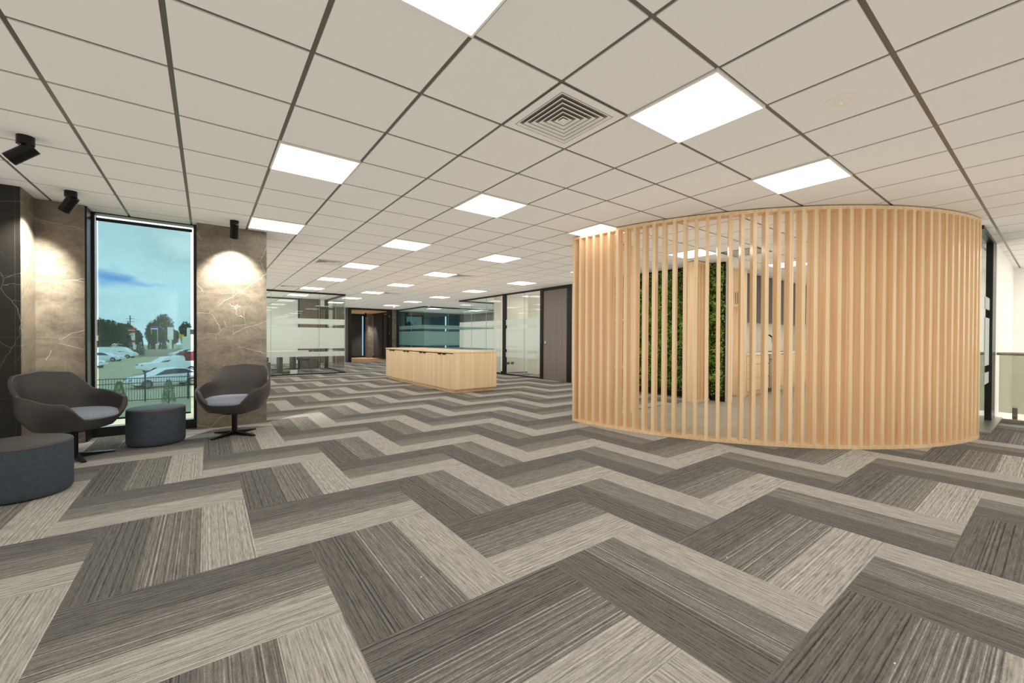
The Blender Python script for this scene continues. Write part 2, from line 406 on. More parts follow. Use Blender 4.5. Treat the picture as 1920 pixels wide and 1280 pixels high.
vt = thing('ceiling_vent', 'x', 'ceiling vent')
f = MB()
def ring(mb, a, b, z0, z1):       # sloping square ring: outer half-size a at z0, inner b at z1
    for q in ((a - .001, a + .007, -a - .007, a + .007), (-a - .007, -a + .001, -a - .007, a + .007), (-a, a, a - .001, a + .007), (-a, a, -a - .007, -a + .001)): mb.box(*q, z0, z0 + .002)
    vs = [(-a, -a, z0), (a, -a, z0), (a, a, z0), (-a, a, z0), (-b, -b, z1), (b, -b, z1), (b, b, z1), (-b, b, z1)]
    t = .0025; vs2 = [(x, y, z + t) for x, y, z in vs]
    mb.add(vs + vs2, [(0, 1, 5, 4), (1, 2, 6, 5), (2, 3, 7, 6), (3, 0, 4, 7), (8, 12, 13, 9), (9, 13, 14, 10), (10, 14, 15, 11), (11, 15, 12, 8),
                      (0, 8, 9, 1), (1, 9, 10, 2), (2, 10, 11, 3), (3, 11, 8, 0), (4, 5, 13, 12), (5, 6, 14, 13), (6, 7, 15, 14), (7, 4, 12, 15)])
for a, b, c, d in ((-.288, -.235, -.288, .288), (.235, .288, -.288, .288), (-.235, .235, -.288, -.235), (-.235, .235, .235, .288)): f.box(a, b, c, d, 0, .006)
f.build('frame', 'whitemetal', vt)
for k in range(6):
    a = .222 - k * .037; r_ = MB(); ring(r_, a, a - .026, 0, .022); r_.build('louvre', 'whitemetal', vt)
B(-.02, .02, -.02, .02, 0, .004).build('core', 'whitemetal', vt)
B(-.24, .24, -.24, .24, .023, .027).build('backing', 'dark', vt)
VL = {(2, -1): 'square louvred air vent, the large near one between two lights', (2, 10): 'square louvred air vent left of the third light row, halfway down the room',
      (2, 18): 'small distant louvred vent just in front of the left glass meeting room', (7, 10): 'louvred air vent beside the light above the storage island', (7, 18): 'farthest louvred air vent, before the teal glass room'}
for n, (i, j) in enumerate(VENTS):
    loc = (tx(i) + .3, ty(j) + .3, ZC - .002)
    if n == 0: vt.location = loc; vt['label'] = VL[(i, j)]; vt['group'] = 'square air vents'
    else: dup(vt, loc, 0, VL[(i, j)], 'square air vents')
gr = thing('return_air_grille', 'dark grey square return air grille in the kitchen ceiling', 'ceiling vent', (tx(11) + .3, ty(1) + .3, ZC))
f = MB()
for a, b, c, d in ((-.288, -.25, -.288, .288), (.25, .288, -.288, .288), (-.25, .25, -.288, -.25), (-.25, .25, .25, .288)): f.box(a, b, c, d, 0, .006)
f.build('frame', 'alu', gr)
f = MB()
for k in range(20): f.box(-.25, .25, -.245 + k * .025, -.237 + k * .025, 0, .006)
f.build('mesh', 'whitemetal', gr)

sd = thing('emergency_light', 'flush round white emergency light with a tiny green dot, near right of ceiling', 'emergency light', (3.156, .833, ZC))
MB().lathe([(.085, 0), (.085, -.002), (.075, -.005), (.045, -.006), (.04, -.004), (.034, -.010), (.012, -.014), (.001, -.014)], 40).build('housing', 'offwhite', sd, smooth=True)
MB().lathe([(.004, -.0135), (.004, -.017), (.001, -.018)], 12).build('indicator', 'led', sd)
sc_ = thing('ceiling_sensor', 'small round white sensor far along the ceiling near the slat screen', 'sensor', (6.191, 6.902, ZC))
MB().lathe([(.075, 0), (.075, -.012), (.05, -.02), (.001, -.022)], 32).build('housing', 'whitemetal', sc_, smooth=True)
for x, y, lab in ((7.0, 18.6, 'tiny white dome camera on the ceiling left of the teal room corner'), (8.0, 17.0, 'tiny white sensor on the ceiling right of the teal room corner')):
    d = thing('dome_camera', lab, 'camera', (x, y, ZC)); MB().lathe([(.05, 0), (.05, -.05), (.035, -.08), (.001, -.09)], 20).build('housing', 'whitemetal', d, smooth=True)

# spotlights
def spotlight(x, y, ang, tilt, lab, power, size):
    t = thing('spotlight', lab, 'spotlight', (x, y, ZC), ang, 'black cylinder spotlights')
    MB().lathe([(.048, 0), (.048, -.062), (.044, -.065), (.001, -.065)], 32).build('mount', 'blackm', t, smooth=True)
    mt = Matrix.Translation((.02, 0, -.13)) @ Matrix.Rotation(-tilt, 4, 'Y')
    MB().tube([(0, 0, -.06), tuple(mt @ Vector((0, 0, .03)))], .010, 12).build('pivot', 'chrome', t)
    h = MB().lathe([(.045, .085), (.047, .083), (.047, -.085), (.043, -.087), (.041, -.07), (.041, -.03)], 32, mt).build('head', 'blackm', t, smooth=True)
    MB().lathe([(.040, -.068), (.040, -.071), (.001, -.071)], 24, mt).build('lens', 'lighttube', t)
    ld = bpy.data.lights.new('spot_beam', 'SPOT'); ld.energy = power; ld.color = (1, .93, .83); ld.spot_size = size; ld.spot_blend = .85; ld.shadow_soft_size = .03
    lo = bpy.data.objects.new('spot_beam', ld); COL.objects.link(lo); lo.parent = t
    lo.matrix_local = mt @ Matrix.Translation((0, 0, -.09))
    return t
spotlight(-1.072, 4.60, PI * .97, math.radians(48), 'black cylinder ceiling spotlight at the far left, tilted, with its bright lens showing', 40, 1.2)
spotlight(-1.106, 6.05, PI * .80, math.radians(37), 'black cylinder ceiling spotlight in front of the left marble pier by the window', 420, 1.35)
spotlight(.287, 6.30, PI * .5, math.radians(29), 'black cylinder ceiling spotlight over the right marble pier and lounge chair', 280, 1.5)

# ------------------------------------------------------------------ window wall on the left
def frame_mb(x0, x1, z0, z1, y0, y1, w):
    m = MB(); m.box(x0, x0 + w, y0, y1, z0, z1); m.box(x1 - w, x1, y0, y1, z0, z1)
    m.box(x0 + w, x1 - w, y0, y1, z0, z0 + w); m.box(x0 + w, x1 - w, y0, y1, z1 - w, z1); return m
struct('wall_left', B(-3.6, -1.476, 6.17, 6.59, 0, ZC), 'blackstone', 'black marble tiled pier at the far left')
struct('wall_left.003', B(-1.476, -1.472, 6.172, 6.59, 0, ZC), 'stone', 'narrow brown marble return beside the black pier')
struct('wall_left.001', B(-3.6, -1.10, 6.59, 7.1, 0, ZC), 'stone', 'brown marble tiled pier left of the window')
struct('wall_left.002', B(-.10, .68, 6.70, 7.25, 0, ZC), 'stone', 'brown marble tiled pier right of the window')
w1 = sroot('window_1', 'tall narrow black framed window between the marble piers')
m = MB(); m.box(-1.10, -1.085, 6.62, 6.98, 0, ZC); m.box(-1.085, -1.06, 6.86, 6.98, 0, ZC); m.box(-.135, -.10, 6.84, 6.98, 0, ZC)
m.box(-1.06, -.135, 6.86, 6.98, 0, .115); m.box(-1.06, -.135, 6.86, 6.98, 2.665, ZC)
m.build('frame', 'black', w1)
B(-1.06, -.135, 6.93, 6.94, .115, 2.665).build('pane', 'glass_t', w1)
rb = thing('roller_blind', 'sheer teal roller blind drawn down over the tall window', 'blind', (0, 0, 0))
B(-1.035, -.165, 6.880, 6.882, .215, 2.585).build('fabric', 'blind', rb)
MB().tube([(-1.05, 6.885, 2.600), (-.15, 6.885, 2.600)], .020, 20).build('roller_tube', 'black', rb, smooth=True)
B(-1.035, -.165, 6.873, 6.889, .195, .215).build('bottom_bar', 'black', rb)
m = MB(); m.tube([(-1.045, 6.875, 2.6), (-1.045, 6.875, 1.2)], .002, 6); m.box(-1.052, -1.036, 6.868, 6.880, 1.15, 1.215); m.build('chain', 'whitemetal', rb)
struct('trim_2', B(-3.6, 0, 6.98, 7.1, 0, 0.001), 'black')

# outer walls of the rooms (mostly unseen)
struct('wall_west', B(-3.75, -3.6, -8, 7.1, 0, ZC), 'offwhite')
struct('wall_south', B(-3.75, 13.75, -8.15, -8, -3.4, ZC), 'offwhite')
struct('wall_facade', B(.25, .40, 7.25, 26, 0, ZC), 'offwhite')
struct('wall_north', B(.25, 13.75, 25.9, 26.05, 0, ZC), 'darkgrey')
# stair void
struct('wall_stair_side', B(XR, 13.3, .62, .75, -3.4, ZC), 'white', 'white wall along the stair void')
struct('wall_stair_end', B(13.3, 13.45, -8, .75, -3.4, ZC), 'white', 'white wall at the end of the stair void')
struct('wall_stair_low', B(XR - .02, XR, -8, .62, -3.4, -.25), 'white')
struct('floor.003', B(XR, 13.3, -8, .62, -3.5, -3.4), 'carpet')
struct('trim_3', B(XR - .035, XR + .005, -8, .60, -.004, .012), 'timber', 'timber edge trim of the stair void')

# glazed panel right of the slat screen
w2 = sroot('window_2', 'clear glass panel with black post between the slat screen and the stair void')
m = MB(); m.box(9.22, 9.70, .62, .72, 0, ZC); m.box(8.66, 9.22, .675, .70, 0, ZC); m.box(8.0, 9.22, .62, .70, ZC - .05, ZC); m.build('frame', 'black', w2)
B(8.0, 9.30, .655, .667, .02, ZC - .05).build('pane', 'glass', w2)
for z0, z1 in ((.58, .74), (.84, 1.52), (1.64, 1.81)): B(8.69, 9.22, .650, .653, z0, z1).build('frosted_band', 'film', w2)
B(7.95, 9.70, .54, .70, 0, .03).build('sill', 'alu', w2)
struct('wall_right', B(13.2, 13.6, .75, 4.95, 0, ZC), 'offwhite')
struct('wall_kitchen', B(8.12, 13.2, 4.95, 5.05, 0, ZC), 'offwhite')
struct('wall_kitchen.001', B(9.1, 13.2, 4.57, 4.95, 0, ZC), 'offwhite')

# balustrade
bal = thing('balustrade', 'green tinted glass balustrade with round steel handrail beside the stair void', 'balustrade', (XR + .03, 0, 0))
B(0, .012, -7.5, .585, .10, .975).build('glass_panel', 'glass_g', bal)
MB().tube([(.006, -7.5, .995), (.006, .61, .995)], .024, 16).build('handrail', 'chrome', bal, smooth=True)
for y in (.425, -.6, -1.6, -2.6):
    s = B(-.02, .032, y - .026, y + .026, .012, .19).build('spigot', 'chrome', bal, bevel=.004)
    B(-.03, .045, y - .055, y + .055, .0, .012).build('base_plate', 'chrome', s)

# ------------------------------------------------------------------ curved slat screen
scr = thing('slatted_screen', 'curved floor-to-ceiling oak slat screen around the kitchen', 'screen', (CX, CY, 0))
def arcpt(s, r=CR):
    a = PI + s / CR
    if a <= 1.5 * PI: return Vector((r * math.cos(a), r * math.sin(a), 0)), Vector((-math.sin(a), math.cos(a), 0)), Vector((-math.cos(a), -math.sin(a), 0))
    x = s - CR * PI / 2
    return Vector((x, -r, 0)), Vector((1, 0, 0)), Vector((0, 1, 0))
SP, S0, SWD, DEP = .1220, -.060, .038, .140
NS = 45
ztop = ZC - .012
for k in range(NS):
    s = S0 + k * SP; p, t, n = arcpt(s + SWD / 2)
    m4 = Matrix(((t.x, n.x, 0, p.x), (t.y, n.y, 0, p.y), (0, 0, 1, 0), (0, 0, 0, 1)))
    MB().box(-SWD / 2, SWD / 2, 0.002, DEP, .035, ztop - .035, m4).build('slat', 'oak', scr)
for nm, z0, z1 in (('bottom_rail', .0, .035), ('top_rail', ztop - .035, ztop)):
    vs, fs = [], []
    SE = S0 + (NS - 1) * SP + SWD
    n_ = 90
    for i in range(n_ + 1):
        s = S0 + (SE - S0) * i / n_; p, t, nn = arcpt(s)
        for d, z in ((0, z0), (DEP + .006, z0), (DEP + .006, z1), (0, z1)): vs.append(p + nn * d + Vector((0, 0, z)))
    fs = [(4 * i + a, 4 * i + (a + 1) % 4, 4 * i + 4 + (a + 1) % 4, 4 * i + 4 + a) for i in range(n_) for a in range(4)] + [(3, 2, 1, 0), (4 * n_, 4 * n_ + 1, 4 * n_ + 2, 4 * n_ + 3)]
    MB().add(vs, fs).build(nm, 'oak', scr)

# open shelf closing the screen towards the doorway, and the slatted return by the plant wall
sh = thing('open_shelf', 'open oak shelf unit behind the left end of the slat screen', 'shelf', (0, 0, 0))
for x0, x1 in ((4.46, 4.49), (5.44, 5.48)): B(x0, x1, 4.12, 4.28, 0, ztop).build('side_panel', 'oak', sh)
for z in (0, .735, 1.48, 2.22, ztop - .035): B(4.49, 5.44, 4.12, 4.28, z, z + .035).build('shelf', 'oak', sh)
rs = thing('slatted_return', 'short oak slatted return standing against the green plant wall', 'screen', (0, 0, 0))
B(7.37, 7.41, 4.12, 4.30, .035, ztop - .035).build('end_panel', 'oak', rs)
for k in range(4): B(7.50 + k * .115, 7.53 + k * .115, 4.13, 4.29, .035, ztop - .035).build('slat', 'oak', rs)
B(7.37, 7.89, 4.12, 4.30, 0, .035).build('bottom_rail', 'oak', rs); B(7.37, 7.89, 4.12, 4.30, ztop - .035, ztop).build('top_rail', 'oak', rs)
B(7.50, 7.89, 4.20, 4.22, .035, ztop - .035).build('back_panel', 'oak', rs)

# living wall
struct('wall_centre', B(7.97, 8.12, 3.80, 7.98, 0, ZC), 'white', 'white wall between the kitchen and the office corridor')
lw = thing('living_wall', 'dense green plant wall behind the oak slats', 'plant wall', (7.9, 3.86, 0))
B(.03, .065, 0, 2.95, 0, ZC - .003).build('backing', 'backing', lw)
def leaves(n, fn, size, seed):
    rnd = random.Random(seed); v = []; f = []
    for _ in range(n):
        p, nm = fn(rnd)
        L = size * rnd.uniform(.6, 1.5); W = L * rnd.uniform(.28, .5)
        d = (nm + Vector((rnd.uniform(-1, 1), rnd.uniform(-1, 1), rnd.uniform(-.9, .9)))).normalized()
        s = d.cross(Vector((rnd.uniform(-1, 1), rnd.uniform(-1, 1), 1))).normalized(); u = s.cross(d)
        b = len(v); v += [p, p + d * L * .5 + s * W * .5 + u * .1 * L, p + d * L, p + d * L * .5 - s * W * .5 + u * .1 * L]
        f.append((b, b + 1, b + 2, b + 3))
    return MB().add(v, f)
def lwpt(r):
    y, z = r.uniform(0.0, 2.95), r.uniform(.12, ZC - .05)
    if y > .29 and y < .46 and False: pass
    d = .07 + .11 * noise.noise(Vector((y * 4, z * 4, 1)))
    return Vector((.03 - abs(r.uniform(0, 1)) * max(.01, d), y, z)), Vector((-1, 0, .2))
o = leaves(26000, lwpt, .045, 3).build('foliage', 'leafa', lw); o['kind'] = 'stuff'
def lwtuft(r):
    k = r.randrange(140); q = random.Random(k); y, z = q.uniform(.02, 2.9), q.uniform(.25, 2.5)
    return Vector((-.01 - r.uniform(0, .02), y + r.gauss(0, .02), z + r.gauss(0, .02))), Vector((-.9, r.uniform(-1, 1), r.uniform(-.5, 1)))
o = leaves(3200, lwtuft, .09, 5).build('fern_fronds', 'leafa', lw); o['kind'] = 'stuff'

# ------------------------------------------------------------------ kitchen
tc_ = thing('fridge_cabinet', 'tall oak fridge surround with overhead doors and empty recess', 'cabinet', (8.87, 3.97, 0))
B(0, .23, 0, .04, 0, 2.55).build('side_panel', 'oak_panel', tc_); B(0, .23, .92, .96, 0, 2.55).build('side_panel', 'oak_panel', tc_)
B(.20, .23, .04, .92, 0, 2.55).build('back_panel', 'oak_panel', tc_); B(0.02, .20, .04, .92, 1.88, 2.55).build('carcass', 'oak_panel', tc_)
for y0, y1, hy in ((.042, .478, .36), (.482, .918, .60)):
    d = B(0, .02, y0, y1, 1.88, 2.55).build('door', 'oak_panel', tc_)
hy = .10
for hy in (.07, .115):
    MB().tube([(0.0, hy, 1.94), (-.03, hy, 1.94), (-.03, hy, 2.17), (0.0, hy, 2.17)], .005, 8).build('handle', 'bronze', tc_)
B(0, .23, 0, .96, 2.55, ZC).build('bulkhead', 'oak_panel', tc_)

def drawer_unit(x0, x1, lab):
    t = thing('drawer_cabinet', lab, 'cabinet', (x0, 3.97, 0)); w = x1 - x0
    B(0, w, .02, .58, .10, .865).build('carcass', 'oak_panel', t); B(0, w, .05, .58, .004, .10).build('kickboard', 'oak_panel', t)
    for z0, z1 in ((.105, .37), (.385, .66), (.675, .86)):
        d = B(.003, w - .003, 0, .02, z0, z1 - .012).build('drawer_front', 'oak_panel', t)
        B(w * .3, w * .7, -.012, .004, z1 - .014, z1 - .008).build('handle', 'bronze', d)
    return t
def door_unit(x0, x1, lab):
    t = thing('base_cabinet', lab, 'cabinet', (x0, 3.97, 0)); w = x1 - x0
    B(0, w, .02, .58, .10, .865).build('carcass', 'oak_panel', t); B(0, w, .05, .58, .004, .10).build('kickboard', 'oak_panel', t)
    for a, b in ((0.003, w / 2 - .002), (w / 2 + .002, w - .003)):
        d = B(a, b, 0, .02, .105, .85).build('door', 'oak_panel', t); B((a + b) / 2 - .06, (a + b) / 2 + .06, -.012, .004, .85, .856).build('handle', 'bronze', d)
drawer_unit(9.12, 9.68, 'oak three-drawer kitchen cabinet beside the fridge surround'); drawer_unit(9.68, 10.20, 'oak three-drawer kitchen cabinet left of the dishwasher')
dw = thing('dishwasher', 'stainless steel dishwasher under the white benchtop', 'dishwasher', (10.21, 3.96, 0))
B(0, .58, .02, .58, .08, .86).build('body', 'darkgrey', dw); B(0, .58, 0, .02, .10, .74).build('door', 'alu', dw); B(0, .58, -.002, .02, .76, .86).build('control_panel', 'alu', dw)
MB().tube([(.05, -.03, .70), (.53, -.03, .70)], .008, 8).build('handle', 'chrome', dw); B(0.02, .56, .05, .5, .004, .08).build('kickboard', 'darkgrey', dw)
door_unit(10.80, 11.60, 'oak two-door kitchen base cabinet right of the dishwasher'); door_unit(11.60, 12.40, 'oak two-door kitchen base cabinet, second right of the dishwasher'); door_unit(12.40, 13.18, 'oak two-door kitchen base cabinet at the end wall')
tag(B(9.11, 13.19, 3.95, 4.56, .868, .905).build('benchtop', 'bench'), 'long white kitchen benchtop', 'benchtop')
struct('trim_4', B(9.62, 13.19, 4.550, 4.569, .906, 1.60), 'splash', 'white kitchen splashback')
tag(B(9.115, 9.60, 4.22, 4.569, .906, ZC - .02).build('side_panel_unit', 'darkgrey'), 'tall dark grey cupboard standing on the left end of the benchtop', 'cabinet')
for k in range(4):
    x0 = 9.62 + k * .89
    t = thing('overhead_cabinet', 'dark grey overhead kitchen cupboard, %s from the left' % ('first', 'second', 'third', 'fourth')[k], 'cabinet', (x0, 4.22, 1.60), 0, 'overhead kitchen cupboards')
    B(0, .885, .02, .347, 0, ZC - 1.62).build('carcass', 'darkgrey', t)
    for a, b in ((.002, .440), (.445, .883)): B(a, b, 0, .02, 0, ZC - 1.62).build('door', 'darkgrey', t)
tap = thing('kitchen_tap', 'black gooseneck kitchen mixer tap on the white benchtop', 'tap', (10.98, 4.40, .906))
MB().tube([(0, 0, 0), (0, 0, .05)], .026, 16).build('base', 'blackm', tap)
MB().tube([(0, 0, .05), (0, 0, .28)] + [(.0, -.10 + .10 * math.cos(a), .28 + .12 * math.sin(a)) for a in [PI * i / 10 for i in range(1, 11)]] + [(0, -.2, .22)], .018, 12).build('spout', 'blackm', tap, smooth=True)
MB().tube([(.02, 0, .06), (.09, 0, .09)], .009, 8).build('lever', 'blackm', tap)
sk = thing('kitchen_sink', 'black rimmed sink set in the white benchtop below the tap', 'sink', (10.98, 4.20, .906))
frame_mb(-.36, .36, 0, .0, 0, 0, 0)
m = MB(); m.box(-.36, .36, -.19, -.17, 0, .006); m.box(-.36, .36, .13, .15, 0, .006); m.box(-.36, -.34, -.17, .13, 0, .006); m.box(.34, .36, -.17, .13, 0, .006); m.build('rim', 'blackm', sk)
B(-.34, .34, -.17, .13, 0, .002).build('basin', 'blackm', sk)

# ------------------------------------------------------------------ storage island
isl = thing('storage_island', 'long oak storage island with paired doors standing on the carpet', 'cabinet', (4.288, 7.86, 0))
IW, IL = 1.06, 4.10
B(.03, IW - .03, .03, IL - .03, 0, .085).build('plinth', 'oak_panel', isl)
B(-.028, IW + .03, -.045, -.02, .085, .868).build('end_panel', 'oak_panel', isl, bevel=.001)
B(-.005, IW + .03, -.02, IL + .03, .085, .868).build('carcass', 'oak_panel', isl)
B(-.03, IW + .032, -.047, IL + .032, .872, .905).build('top', 'oak_panel', isl, bevel=.0015)
dl = (IL + .02) / 8
B(-.006, .0, 0, IL, .848, .872).build('shadow_gap', 'dark', isl)
for k in range(8):
    y0 = -.018 + k * dl
    d = B(-.028, -.006, y0 + .002, y0 + dl - .002, .085, .852).build('door', 'oak_panel', isl)
    yc = y0 + dl - .11 if k % 2 == 0 else y0 + .11
    MB().box(-.046, -.010, yc - .075, yc + .075, .848, .853).box(-.046, -.043, yc - .075, yc + .075, .828, .853).build('handle', 'bronze', d)

# ------------------------------------------------------------------ glass partitions
BANDS = ((.58, .735), (.84, 1.525), (1.635, 1.815))
def glaze(root, axis, c, a, b, joints, film='film', pane='glass', gap=.003):
    """pane along axis 'x' or 'y' at constant c, from a to b with butt joints"""
    ed = [a] + list(joints) + [b]
    for p, q in zip(ed[:-1], ed[1:]):
        p += gap; q -= gap
        if axis == 'x': o = B(p, q, c - .006, c + .006, .035, ZC - .05).build('pane', pane, root)
        else: o = B(c - .006, c + .006, p, q, .035, ZC - .05).build('pane', pane, root)
        m = MB()
        for z0, z1 in BANDS:
            if axis == 'x': m.box(p, q, c + .007, c + .0085, z0, z1)
            else: m.box(c + .007, c + .0085, p, q, z0, z1)
        m.build('frosted_film', film, o)
    m = MB()
    for j in joints:
        if axis == 'x': m.box(j - .005, j + .005, c - .006, c + .006, .035, ZC - .05)
        else: m.box(c - .006, c + .006, j - .005, j + .005, .035, ZC - .05)
    if joints: m.build('glass_joint', 'edge', root)
    m = MB()
    for z0, z1 in ((0, .035), (ZC - .05, ZC)):
        if axis == 'x': m.box(a, b, c - .03, c + .03, z0, z1)
        else: m.box(c - .03, c + .03, a, b, z0, z1)
    m.build('channel', 'black', root)
w3 = sroot('window_3', 'frameless glass front of the left meeting room with frosted bands')
glaze(w3, 'x', 14.65, .42, 3.79, (1.60, 2.98))
w4 = sroot('window_4', 'glass side of the left meeting room with frosted bands')
glaze(w4, 'y', 3.79, 14.66, 17.3, (15.9,))
B(3.782, 3.798, 14.640, 14.66, .035, ZC - .05).build('corner_edge', 'edge', w4)
w5 = sroot('window_5', 'glass at the back of the left meeting room with frosted bands')
glaze(w5, 'x', 17.3, .42, 2.78, (1.6,))
m = MB(); m.box(2.78, 2.83, 17.26, 17.34, 0, ZC); m.build('post', 'black', w5)
struct('wall_meeting', B(2.83, 3.46, 17.24, 17.36, 0, ZC), 'darkwood', 'grey-brown laminate wall at the back of the meeting room')
m = MB(); m.box(3.46, 3.55, 17.24, 17.36, 0, ZC); m.box(3.72, 3.83, 17.24, 17.36, 0, ZC); m.box(3.55, 3.72, 17.24, 17.36, 2.3, 2.36)
struct('door_1', m, 'black', 'slim black door frame at the back of the meeting room')
struct('wall_far_white', B(.4, 3.9, 21.2, 21.3, 0, ZC), 'white', 'white wall beyond the left meeting room')
struct('wall_far_dark', B(3.9, 5.60, 21.0, 21.3, 0, ZC), 'darkwood', 'dark laminate wall left of the far doorway')
d2 = sroot('door_2', 'black framed opening to the far lobby')
m = MB(); m.box(5.60, 5.72, 20.9, 21.3, 0, ZC); m.box(7.62, 7.70, 20.9, 21.3, 0, ZC); m.box(5.72, 7.62, 20.9, 21.3, 2.60, ZC); m.build('frame', 'black', d2)
m = MB()
for z in (.4, 1.35, 2.25): m.box(7.605, 7.62, 20.88, 20.92, z, z + .1)
m.build('hinge', 'chrome', d2)
struct('wall_far_stone', B(7.78, 8.02, 20.95, 21.3, 0, ZC), 'stone', 'brown marble pier right of the far doorway')
struct('trim_5', B(7.70, 7.78, 21.0, 21.3, 0, ZC), 'black'); struct('trim_6', B(8.02, 8.13, 20.9, 21.3, 0, ZC), 'black')
# lobby
struct('wall_lobby_left', B(5.45, 5.60, 21.3, 25.4, 0, ZC), 'darkwood'); struct('wall_lobby_back', B(5.45, 7.0, 25.3, 25.4, 0, ZC), 'darkgrey')
w6 = sroot('window_6', 'dark blind covered window at the back of the far lobby')
B(5.8, 7.50, 25.22, 25.24, .14, 2.5).build('dark_blind', 'darkblind', w6)
m = frame_mb(5.72, 7.68, .05, 2.60, 25.2, 25.3, .06); m.build('frame', 'black', w6)
B(7.53, 7.60, 25.24, 25.25, .12, 2.5).build('daylight_gap', emis('daylight_gap', (150, 200, 225), .9), w6)
struct('wall_lobby_pier', B(7.70, 8.02, 24.62, 25.3, 0, ZC), 'stone', 'brown marble pier inside the far lobby')
w7 = sroot('window_7', 'dark blinds along the right side of the far lobby')
for a, b in ((21.35, 22.9), (22.98, 24.55)): B(7.99, 8.01, a, b, .12, 2.50).build('dark_blind', 'darkblind', w7)
m = MB(); m.box(7.96, 8.04, 22.9, 22.98, 0, ZC - .06); m.box(7.96, 8.04, 21.3, 24.6, 0, .12); m.box(7.96, 8.04, 21.3, 24.6, 2.52, ZC - .06); m.build('frame', 'black', w7)
ls = spotlight(7.35, 24.0, PI * .30, math.radians(20), 'small black spotlight on the lobby ceiling beside the marble pier', 220, 1.3); ls.location.z = ZC - .06

# teal room
w8 = sroot('window_8', 'teal glass side of the far corner room with frosted bands'); glaze(w8, 'y', 8.14, 17.82, 20.9, (19.3,), 'film_teal', 'glass_teal')
w9 = sroot('window_9', 'teal glass front of the far corner room with frosted bands'); glaze(w9, 'x', 17.81, 8.15, 13.2, (9.4, 10.9), 'film_teal', 'glass_teal')
struct('wall_teal', B(8.13, 13.4, 22.2, 22.4, 0, ZC), 'tealblind', 'teal blinds on the back wall of the far corner room')
w10 = sroot('window_10', 'small bright window in the far corner room')
wm = NT('evening_window_view'); x, y, z = wm.xyz()
wm.base(wm.ramp(wm.m_('ADD', wm.m_('MULTIPLY', wm.noise(wm.pos(), 2.6, 4), .45), wm.m_('MULTIPLY', z, .38)), [(.93, lin((40, 58, 60))), (.96, lin((120, 160, 165)))]), .9)
B(9.05, 10.0, 22.17, 22.19, 1.85, 2.42).build('view', wm.m, w10); frame_mb(9.02, 10.03, 1.82, 2.45, 22.14, 22.2, .03).build('frame', 'black', w10)
w11 = sroot('window_11', 'narrow bright slit window in the far corner room'); B(11.5, 11.58, 22.17, 22.19, .2, 2.5).build('daylight_gap', 'lamp', w11)
w11.children[0].data.materials[0] = emis('slit_daylight', (190, 225, 240), 1.1)

# right office
w12 = sroot('window_12', 'glass front of the right office with frosted bands, left of the black mullion'); glaze(w12, 'y', 8.0, 11.30, 14.22, (12.3, 13.3))
w13 = sroot('window_13', 'glass front of the right office with frosted bands, beside the grey door'); glaze(w13, 'y', 8.0, 9.28, 11.10, (10.1,))
m = MB(); m.box(7.95, 8.05, 11.10, 11.22, 0, ZC); m.box(7.95, 8.05, 11.28, 11.30, 0, ZC); m.build('mullion', 'black', w13)
B(7.94, 8.03, 11.22, 11.28, .10, ZC - .05).build('mullion_cover', 'white', w13)
w14 = sroot('window_14', 'glass side of the right office facing the far corner room'); glaze(w14, 'x', 14.22, 8.03, 13.2, (9.6, 11.4))
d3 = sroot('door_3', 'tall grey-brown laminate office door in a black frame')
m = MB(); m.box(7.94, 8.06, 9.16, 9.28, 0, ZC); m.box(7.94, 8.06, 7.98, 8.15, 0, ZC); m.box(7.94, 8.06, 8.15, 9.16, 2.60, ZC); m.build('frame', 'black', d3)
B(7.965, 8.015, 8.16, 9.15, .008, 2.595).build('door_panel', 'doorgrey', d3)
hd = B(7.955, 7.965, 9.02, 9.10, 1.01, 1.13).build('lock_plate', 'chrome', d3, bevel=.003)
MB().tube([(7.955, 9.07, 1.03), (7.91, 9.07, 1.03), (7.905, 8.95, 1.03)], .009, 10).build('lever_handle', 'blackm', hd)
B(7.932, 7.94, 9.19, 9.23, 1.05, 1.14).build('card_reader', plain('blue_reader', (40, 60, 150), .4), d3)
struct('wall_office', B(8.03, 9.55, 11.72, 11.84, 0, ZC), 'offwhite', 'white partition inside the right office')
so = MB()
for dy in (0, .14): so.box(8.50 + dy * 1.3, 8.60 + dy * 1.3, 11.71, 11.72, .26, .34)
sk2 = thing('power_socket', 'pair of dark power sockets low on the office partition', 'socket', (8.55, 11.72, 0))
for dx in (0, .19): B(-.06 + dx, .07 + dx, -.012, 0, .28, .36).build('socket_plate', 'darkgrey', sk2, bevel=.002)
struct('wall_office.001', B(8.80, 9.2, 10.42, 10.92, 0, ZC), 'offwhite', 'white square column inside the right office')
struct('wall_office.002', B(8.06, 13.2, 7.9, 7.98, 0, ZC), 'offwhite')
struct('wall_office.003', B(13.1, 13.2, 7.98, 22.2, 0, ZC), 'darkgrey')
sv = thing('office_shelf', 'grey low shelf unit behind the white column in the right office', 'shelf', (9.35, 9.3, 0))
for z in (0.02, .38, .74, 1.1): B(0, .4, 0, 1.0, z, z + .03).build('shelf', 'whitemetal', sv)
for y in (0, .97): B(0, .4, y, y + .03, 0, 1.13).build('side_panel', 'whitemetal', sv)
w15 = sroot('window_15', 'windows with dark blinds on the far side of the right office')
for k in range(3):
    B(13.05, 13.09, 8.6 + k * 1.9, 10.0 + k * 1.9, .1, 2.5).build('dark_blind', 'tealblind' if k else 'darkblind', w15)
wb = thing('white_partition_panel', 'tall white panel standing inside the right office behind the frosted glass', 'panel', (10.2, 12.9, 0)); B(0, .05, -.5, .5, 0, 2.25).build('board', 'white', wb); B(-.15, .2, -.45, .45, 0, .02).build('foot', 'alu', wb)

